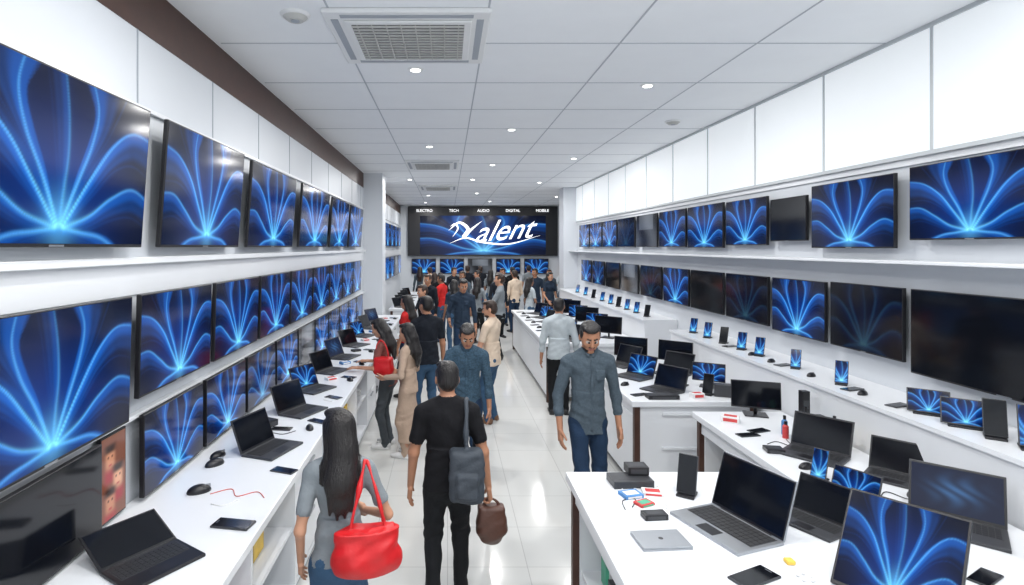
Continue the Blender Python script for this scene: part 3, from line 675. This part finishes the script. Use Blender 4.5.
    A(Pr('e',(0,-.002,.944),(.044,.054,.054),fr=Hd,tag=0,k=.01)); A(Pr('e',(0,.018,.912),(.036,.036,.043),fr=Hd,tag=0,k=.02))
    A(Pr('e',(0,.038,.884),(.017,.014,.013),fr=Hd,tag=0,k=.018))
    for sx in (-1,1):
        A(Pr('e',(sx*.023,.036,.918),(.013,.012,.012),fr=Hd,tag=0,k=.012))
        A(Pr('e',(sx*.0175,.060,.936),(.010,.009,.006),fr=Hd,tag=0,k=.006,op=-1))
        A(Pr('e',(sx*.0170,.0455,.936),(.0080,.0072,.0050),fr=Hd,tag=6,k=.002)); A(Pr('e',(sx*.0165,.0500,.9355),(.0042,.0035,.0042),fr=Hd,tag=7,k=.001))
        A(Pr('c',(sx*.009,.0520,.949),(sx*.026,.0460,.951),.0026,.0020,1,Hd,1,.002))
        A(Pr('e',(sx*.0465,-.004,.927),(.0055,.012,.017),fr=Hd,tag=0,k=.004))
    A(Pr('c',(0,.052,.940),(0,.062,.919),.0048,.0080,1,Hd,0,.007)); A(Pr('e',(0,.050,.9015),(.0135,.0065,.0028),fr=Hd,tag=5,k=.002)); A(Pr('e',(0,.050,.8965),(.0115,.0065,.0030),fr=Hd,tag=5,k=.002))
    if beard: A(Pr('e',(0,.025,.886),(.030,.025,.016),fr=Hd,tag=1,k=.003)); A(Pr('c',(-.012,.0520,.9065),(.012,.0520,.9065),.0024,.0024,1,Hd,1,.002))
    # hair
    A(Pr('e',(0,-.016,.960),(.0475,.051,.048),fr=Hd,tag=1,k=.006)); A(Pr('e',(0,-.030,.930),(.0455,.036,.045),fr=Hd,tag=1,k=.008)); A(Pr('e',(.006,.022,.990),(.034,.030,.015),fr=Hd,tag=1,k=.012)); A(Pr('e',(-.018,.012,.992),(.022,.028,.014),fr=Hd,tag=1,k=.008))
    for sx in (-1,1): A(Pr('e',(sx*.0425,.004,.954),(.0060,.018,.022),fr=Hd,tag=1,k=.005))
    if hs=='short':
        rs=np.random.RandomState(int(abs(x*100)+y*10))
        for _ in range(12):
            a_=rs.uniform(0,6.28); rr_=rs.uniform(.010,.036); A(Pr('e',(rr_*math.cos(a_),rr_*math.sin(a_)*1.1-.004,1.0-rr_*.28),(.012,.014,.007),fr=Hd,tag=1,k=.004))
    if hs=='long':
        A(Pr('c',app(Hd,(0,-.026,.948)),app(Hd,(0,-.040,.880)),.049,.048,.9,ID,1,.012)); A(Pr('c',app(Hd,(0,-.040,.880)),app(U,(0,-.070,.785)),.047,.052,.75,ID,1,.012)); A(Pr('c',app(U,(0,-.070,.785)),app(U,(.004,-.078,.72)),.050,.034,.55,ID,1,.012))
        for k,(sx,zz) in enumerate(((-.030,.690),(-.010,.672),(.012,.676),(.030,.695))): A(Pr('c',app(U,(sx,-.078,.76)),app(U,(sx*1.15,-.078,zz)),.016,.005,1,ID,1,.008))
        for sx in (-1,1): A(Pr('c',app(Hd,(sx*.040,-.004,.958)),app(Hd,(sx*.046,-.020,.860)),.014,.015,1,ID,1,.01)); A(Pr('c',app(Hd,(sx*.046,-.020,.860)),app(U,(sx*.05,-.045,.79)),.015,.012,1,ID,1,.01))
    mats=[skin,hair,shirt,pants,shoe,M_lip,M_eyew,M_eyed,trim or M_black]
    me=sdf_mesh(name,P,vox,mats,H,(2,3))
    return put(me,name,(x,y,0),(0,0,R(yaw)))
def attach(name,prims,x,y,yaw,H,mats,vox=.007,cloth=()): return put(sdf_mesh(name,prims,vox,mats,H,cloth),name,(x,y,0),(0,0,R(yaw)))

M_lip=mat('lips',(.28,.10,.08),.5,noise=(20,.1)); M_eyew=mat('eye_white',(.42,.38,.35),.3,noise=(20,.05)); M_eyed=mat('eye_iris',(.015,.01,.008),.2,noise=(20,.1))
def skin(n,c): return mat(n,c,.5,noise=(14,.08))
SK1=skin('skin_tan',(.40,.19,.11)); SK2=skin('skin_light',(.52,.27,.17)); SK3=skin('skin_brown',(.25,.12,.07))
HR=mat('black_hair',(.007,.005,.005),.42,noise=(30,.5),bump=(40,.5),stretch=(3,3,.35)); HRb=mat('brown_hair',(.026,.012,.007),.42,noise=(30,.5),bump=(40,.5),stretch=(3,3,.35))
def cloth(n,c,rough=.85,nz=(10,.12)): return mat(n,c,rough,noise=nz,bump=(14,.6),spec=.25)
def denim(n,c): return mat(n,c,.85,noise=(9,.35),bump=(60,.25),spec=.25)
C_black=cloth('black_cotton',(.007,.007,.009)); C_grey=cloth('grey_cotton',(.21,.235,.255)); C_gb=mat('grey_blue_shirt',(.070,.095,.118),.85,noise=(55,.30),bump=(14,.6),spec=.25); C_pat=mat('patterned_denim',(.045,.085,.125),.85,noise=(60,.75),bump=(30,.3),spec=.25)
C_cream=cloth('cream_cotton',(.68,.55,.43)); C_navy=cloth('navy_cotton',(.010,.013,.020)); C_white=cloth('pale_blue_shirt',(.45,.50,.53)); C_beige=cloth('beige_fabric',(.46,.34,.26)); C_redc=cloth('red_fabric',(.50,.02,.02)); C_den=cloth('dark_denim_shirt',(.020,.035,.06))
D_blue=denim('blue_jeans',(.040,.09,.165)); D_navy=denim('navy_jeans',(.015,.035,.075)); D_blk=denim('black_trousers',(.009,.010,.012)); D_grey=denim('grey_trousers',(.06,.07,.08))
S_w=mat('white_sneaker',(.7,.7,.7),.5,noise=(9,.05)); S_b=mat('black_shoe',(.015,.015,.016),.4,noise=(9,.1)); S_br=mat('brown_shoe',(.16,.08,.04),.4,noise=(9,.1))

# --- woman with red handbag (foreground)
x,y,yw,H=-.56,2.9,14,1.55
person('woman_with_red_handbag',x,y,yw,H,C_grey,D_blue,SK2,HR,S_w,.0055,'f','short','long',wl=(-.125,.04,.50),wr=(.10,.13,.60),er=(.6,-.8,-.3),lean=.02,hp=.10,hy=.35,cr=.9,hem=.53,tr=(-.5,.3,1),build=1.05)
bag=[Pr('y',(.080,-.112,.590),(.092,.036,.062),-.14,tag=0,k=.02),Pr('e',(.080,-.115,.553),(.105,.048,.042),tag=0,k=.035),Pr('e',(.040,-.118,.575),(.045,.045,.05),tag=0,k=.03),Pr('e',(.120,-.118,.58),(.045,.043,.05),tag=0,k=.03),Pr('c',(-.005,-.112,.650),(.070,-.118,.637),.008,.008,tag=0,k=.012),Pr('c',(.070,-.118,.637),(.160,-.112,.655),.008,.008,tag=0,k=.012)]
def strap(P0,P1,P2,r,n=14,tag=0,ys=1):
    out=[];P0,P1,P2=map(np.array,(P0,P1,P2)); pr=None
    for i in range(n+1):
        t=i/n; q=(1-t)**2*P0+2*t*(1-t)*P1+t*t*P2
        if pr is not None: out.append(Pr('c',pr,q,r,r,ys,tag=tag,k=.002))
        pr=q
    return out
bag+=strap((.025,-.11,.645),(.06,-.10,.78),(.080,-.04,.843),.0055)+strap((.080,-.04,.843),(.10,.045,.81),(.14,-.06,.645),.0055)+strap((.140,-.115,.645),(.11,-.12,.78),(.088,-.045,.841),.0055)
attach('handbag',bag,x,y,yw,H,[M_red],.0055,(0,))
# --- man in black t-shirt with backpack and brown bag
x,y,yw,H=.0,3.78,3,1.62
person('man_in_black_tshirt',x,y,yw,H,C_black,D_blk,SK1,HR,S_b,.0055,'m','short','short',wr=(.172,.0,.475),wl=(-.155,.03,.475),er=(.5,-.8,0),el=(-.6,-.8,0),ar=(.06,.06,.045),al=(-.06,-.05,.05),cr=1.3,hp=.12,hy=.1,hem=.50,build=1.12)
bp=[Pr('b',(.070,-.112,.575),(.045,.018,.080),.024,tag=0,k=.03),Pr('b',(.070,-.148,.545),(.030,.010,.036),.014,tag=0,k=.008),Pr('c',(.04,-.163,.59),(.10,-.163,.59),.0035,.0035,tag=1,k=.001),Pr('c',(.070,-.10,.675),(.070,-.10,.69),.008,.008,tag=0,k=.01)]
bp+=strap((.070,-.095,.675),(.072,-.085,.80),(.076,-.03,.847),.0085)+strap((.076,-.03,.847),(.085,.035,.845),(.088,.065,.79),.0085)+strap((.088,.065,.79),(.14,.07,.62),(.10,-.08,.50),.0065)
attach('backpack',bp,x,y,yw,H,[M_greybag,M_silver],.0055,(0,))
bb=[Pr('e',(.185,.005,.305),(.062,.042,.070),tag=0,k=.02),Pr('b',(.185,.005,.345),(.042,.018,.040),.015,tag=0,k=.03)]+strap((.145,.005,.385),(.165,.005,.43),(.180,.005,.428),.006)+strap((.225,.005,.385),(.205,.005,.43),(.180,.005,.428),.006)
attach('leather_bag',bb,x,y,yw,H,[M_brownbag],.006,(0,))
# --- man walking in grey-blue shirt
person('man_in_grey_shirt',1.21,4.83,183,1.77,C_gb,D_navy,SK1,HR,S_br,.005,'m','roll','short',wr=(.150,.05,.49),wl=(-.145,.03,.485),er=(.5,-.9,0),el=(-.5,-.9,0),ar=(.05,.10,.05),al=(-.05,-.08,.055),hp=.42,hy=-.05,hem=.475,collar=True,beard=True,lean=.03)
# --- man in patterned shirt
person('man_in_patterned_shirt',.20,5.7,172,1.64,C_pat,D_navy,SK1,HR,S_b,.006,'m','roll','short',wr=(.12,.17,.57),wl=(-.14,.03,.47),er=(.6,-.8,-.3),el=(-.5,-.8,0),hp=.5,hy=.2,hem=.48,collar=True,lean=.06)
# --- man in cream t-shirt
person('man_in_cream_tshirt',.60,7.7,60,1.66,C_cream,D_blue,SK2,HRb,S_br,.0075,wr=(.14,.10,.50),wl=(-.13,.16,.55),hp=.2,hy=.3,beard=True,hem=.49,build=1.08)
# --- man in navy t-shirt
person('man_in_navy_tshirt',-.28,7.55,22,1.73,C_navy,D_blue,SK1,HR,S_w,.0075,wr=(.15,.03,.47),wl=(-.12,.16,.56),hp=.15,hy=.3,build=1.1,al=(-.06,.08,.045))
# --- woman leaning at the counter with red bag
x,y,yw,H=-.72,6.75,78,1.54
person('woman_in_floral_top',x,y,yw,H,cloth('rust_floral_fabric',(.20,.07,.06),nz=(50,.6)),D_grey,SK2,HR,S_w,.0075,'f','short','long',wr=(.10,.20,.64),wl=(-.12,.20,.63),lean=.14,hp=.3)
attach('shoulder_bag',[Pr('b',(-.135,-.01,.66),(.022,.050,.045),.02,tag=0,k=.02),Pr('e',(-.14,-.01,.635),(.045,.085,.055),tag=0,k=.02)]+strap((-.13,-.05,.72),(-.12,-.03,.84),(-.092,.03,.84),.006)+strap((-.092,.03,.84),(-.12,.07,.8),(-.13,.04,.72),.006),x,y,yw,H,[M_red],.008)
# --- woman in beige
person('woman_in_beige_dress',-.45,6.45,70,1.52,C_beige,C_beige,SK2,HR,S_w,.0075,'f','long','long',wr=(.11,.14,.60),wl=(-.11,.14,.60),bottom='dress',hp=.25)
# --- man in pale shirt, back view
person('man_in_pale_shirt',1.60,8.05,-6,1.66,C_white,D_blk,SK1,HR,S_b,.0075,'m','roll','short',wr=(.15,.06,.50),wl=(-.15,.02,.475),el=(-.6,-.8,0),hp=.2,hy=-.2,hem=.50,build=1.12,collar=True)
# --- further shoppers
person('man_in_denim_shirt',.28,10.6,178,1.80,C_den,D_navy,SK1,HR,S_b,.009,'m','roll','short',wr=(.13,.14,.56),wl=(-.14,.03,.48),hp=.35,hy=.3,collar=True)
person('man_with_folded_arms',1.12,12.0,80,1.82,C_grey,D_blk,SK2,HRb,S_b,.009,'m','roll','short',wr=(-.03,.10,.67),wl=(.03,.11,.66),er=(1,.1,-.4),el=(-1,.1,-.4),hp=.05)
crowd=[(-.65,9.0,70,1.62,'f'),(-.45,10.3,100,1.7,'m'),(.15,12.6,20,1.66,'f'),(-.45,13.2,150,1.75,'m'),(.75,13.9,-30,1.64,'f'),(.4,15.0,170,1.75,'m'),(-.2,15.6,0,1.68,'m'),(1.35,14.9,200,1.72,'m'),(2.1,14.3,-60,1.62,'f'),(1.9,15.8,30,1.74,'m'),(.9,16.6,80,1.7,'m'),(-.4,17.4,10,1.6,'f'),(2.6,16.6,160,1.76,'m'),(.2,18.0,200,1.74,'m'),(1.4,18.2,-20,1.66,'f'),(3.2,17.6,190,1.7,'m'),(2.2,18.9,15,1.72,'m'),(.7,19.4,5,1.75,'m'),(3.9,18.9,170,1.68,'f'),(-.6,19.2,20,1.7,'m'),
 (-.15,14.2,60,1.7,'m'),(1.7,17.2,180,1.74,'m'),(2.9,15.9,210,1.68,'f'),(1.2,20.4,0,1.7,'m'),(2.9,20.0,10,1.74,'m'),(-1.0,20.3,0,1.68,'f')]
shs=[C_redc,C_navy,C_grey,C_black,C_white,C_gb,C_den,C_cream,C_black,C_navy]; 
for i,(x,y,yw,H,g) in enumerate(crowd):
    person('man_shopper' if g=='m' else 'woman_shopper',x,y,yw,H,shs[(i*3)%10],[D_navy,D_blk,D_blue][i%3],[SK1,SK2,SK3][i%3],[HR,HRb][i%2],S_b,.012,g,['short','long'][i%2],'short' if g=='m' else 'long',wr=(.13,.12,.53),wl=(-.14,.04,.48),hp=.15,hy=.4*math.sin(i*2))
print('people',time.time()-T0)

# ------------------------------------------------------------ camera
cam=bpy.data.cameras.new('camera'); co=bpy.data.objects.new('camera',cam); COL.objects.link(co)
co.location=(0,0,2.4); co.rotation_euler=(R(90),0,0); cam.sensor_width=36; cam.lens=560/1024*36
cam.shift_x=64.5/1024; cam.shift_y=-45.5/1024; cam.clip_start=.05
scene.camera=co
print('total',time.time()-T0)
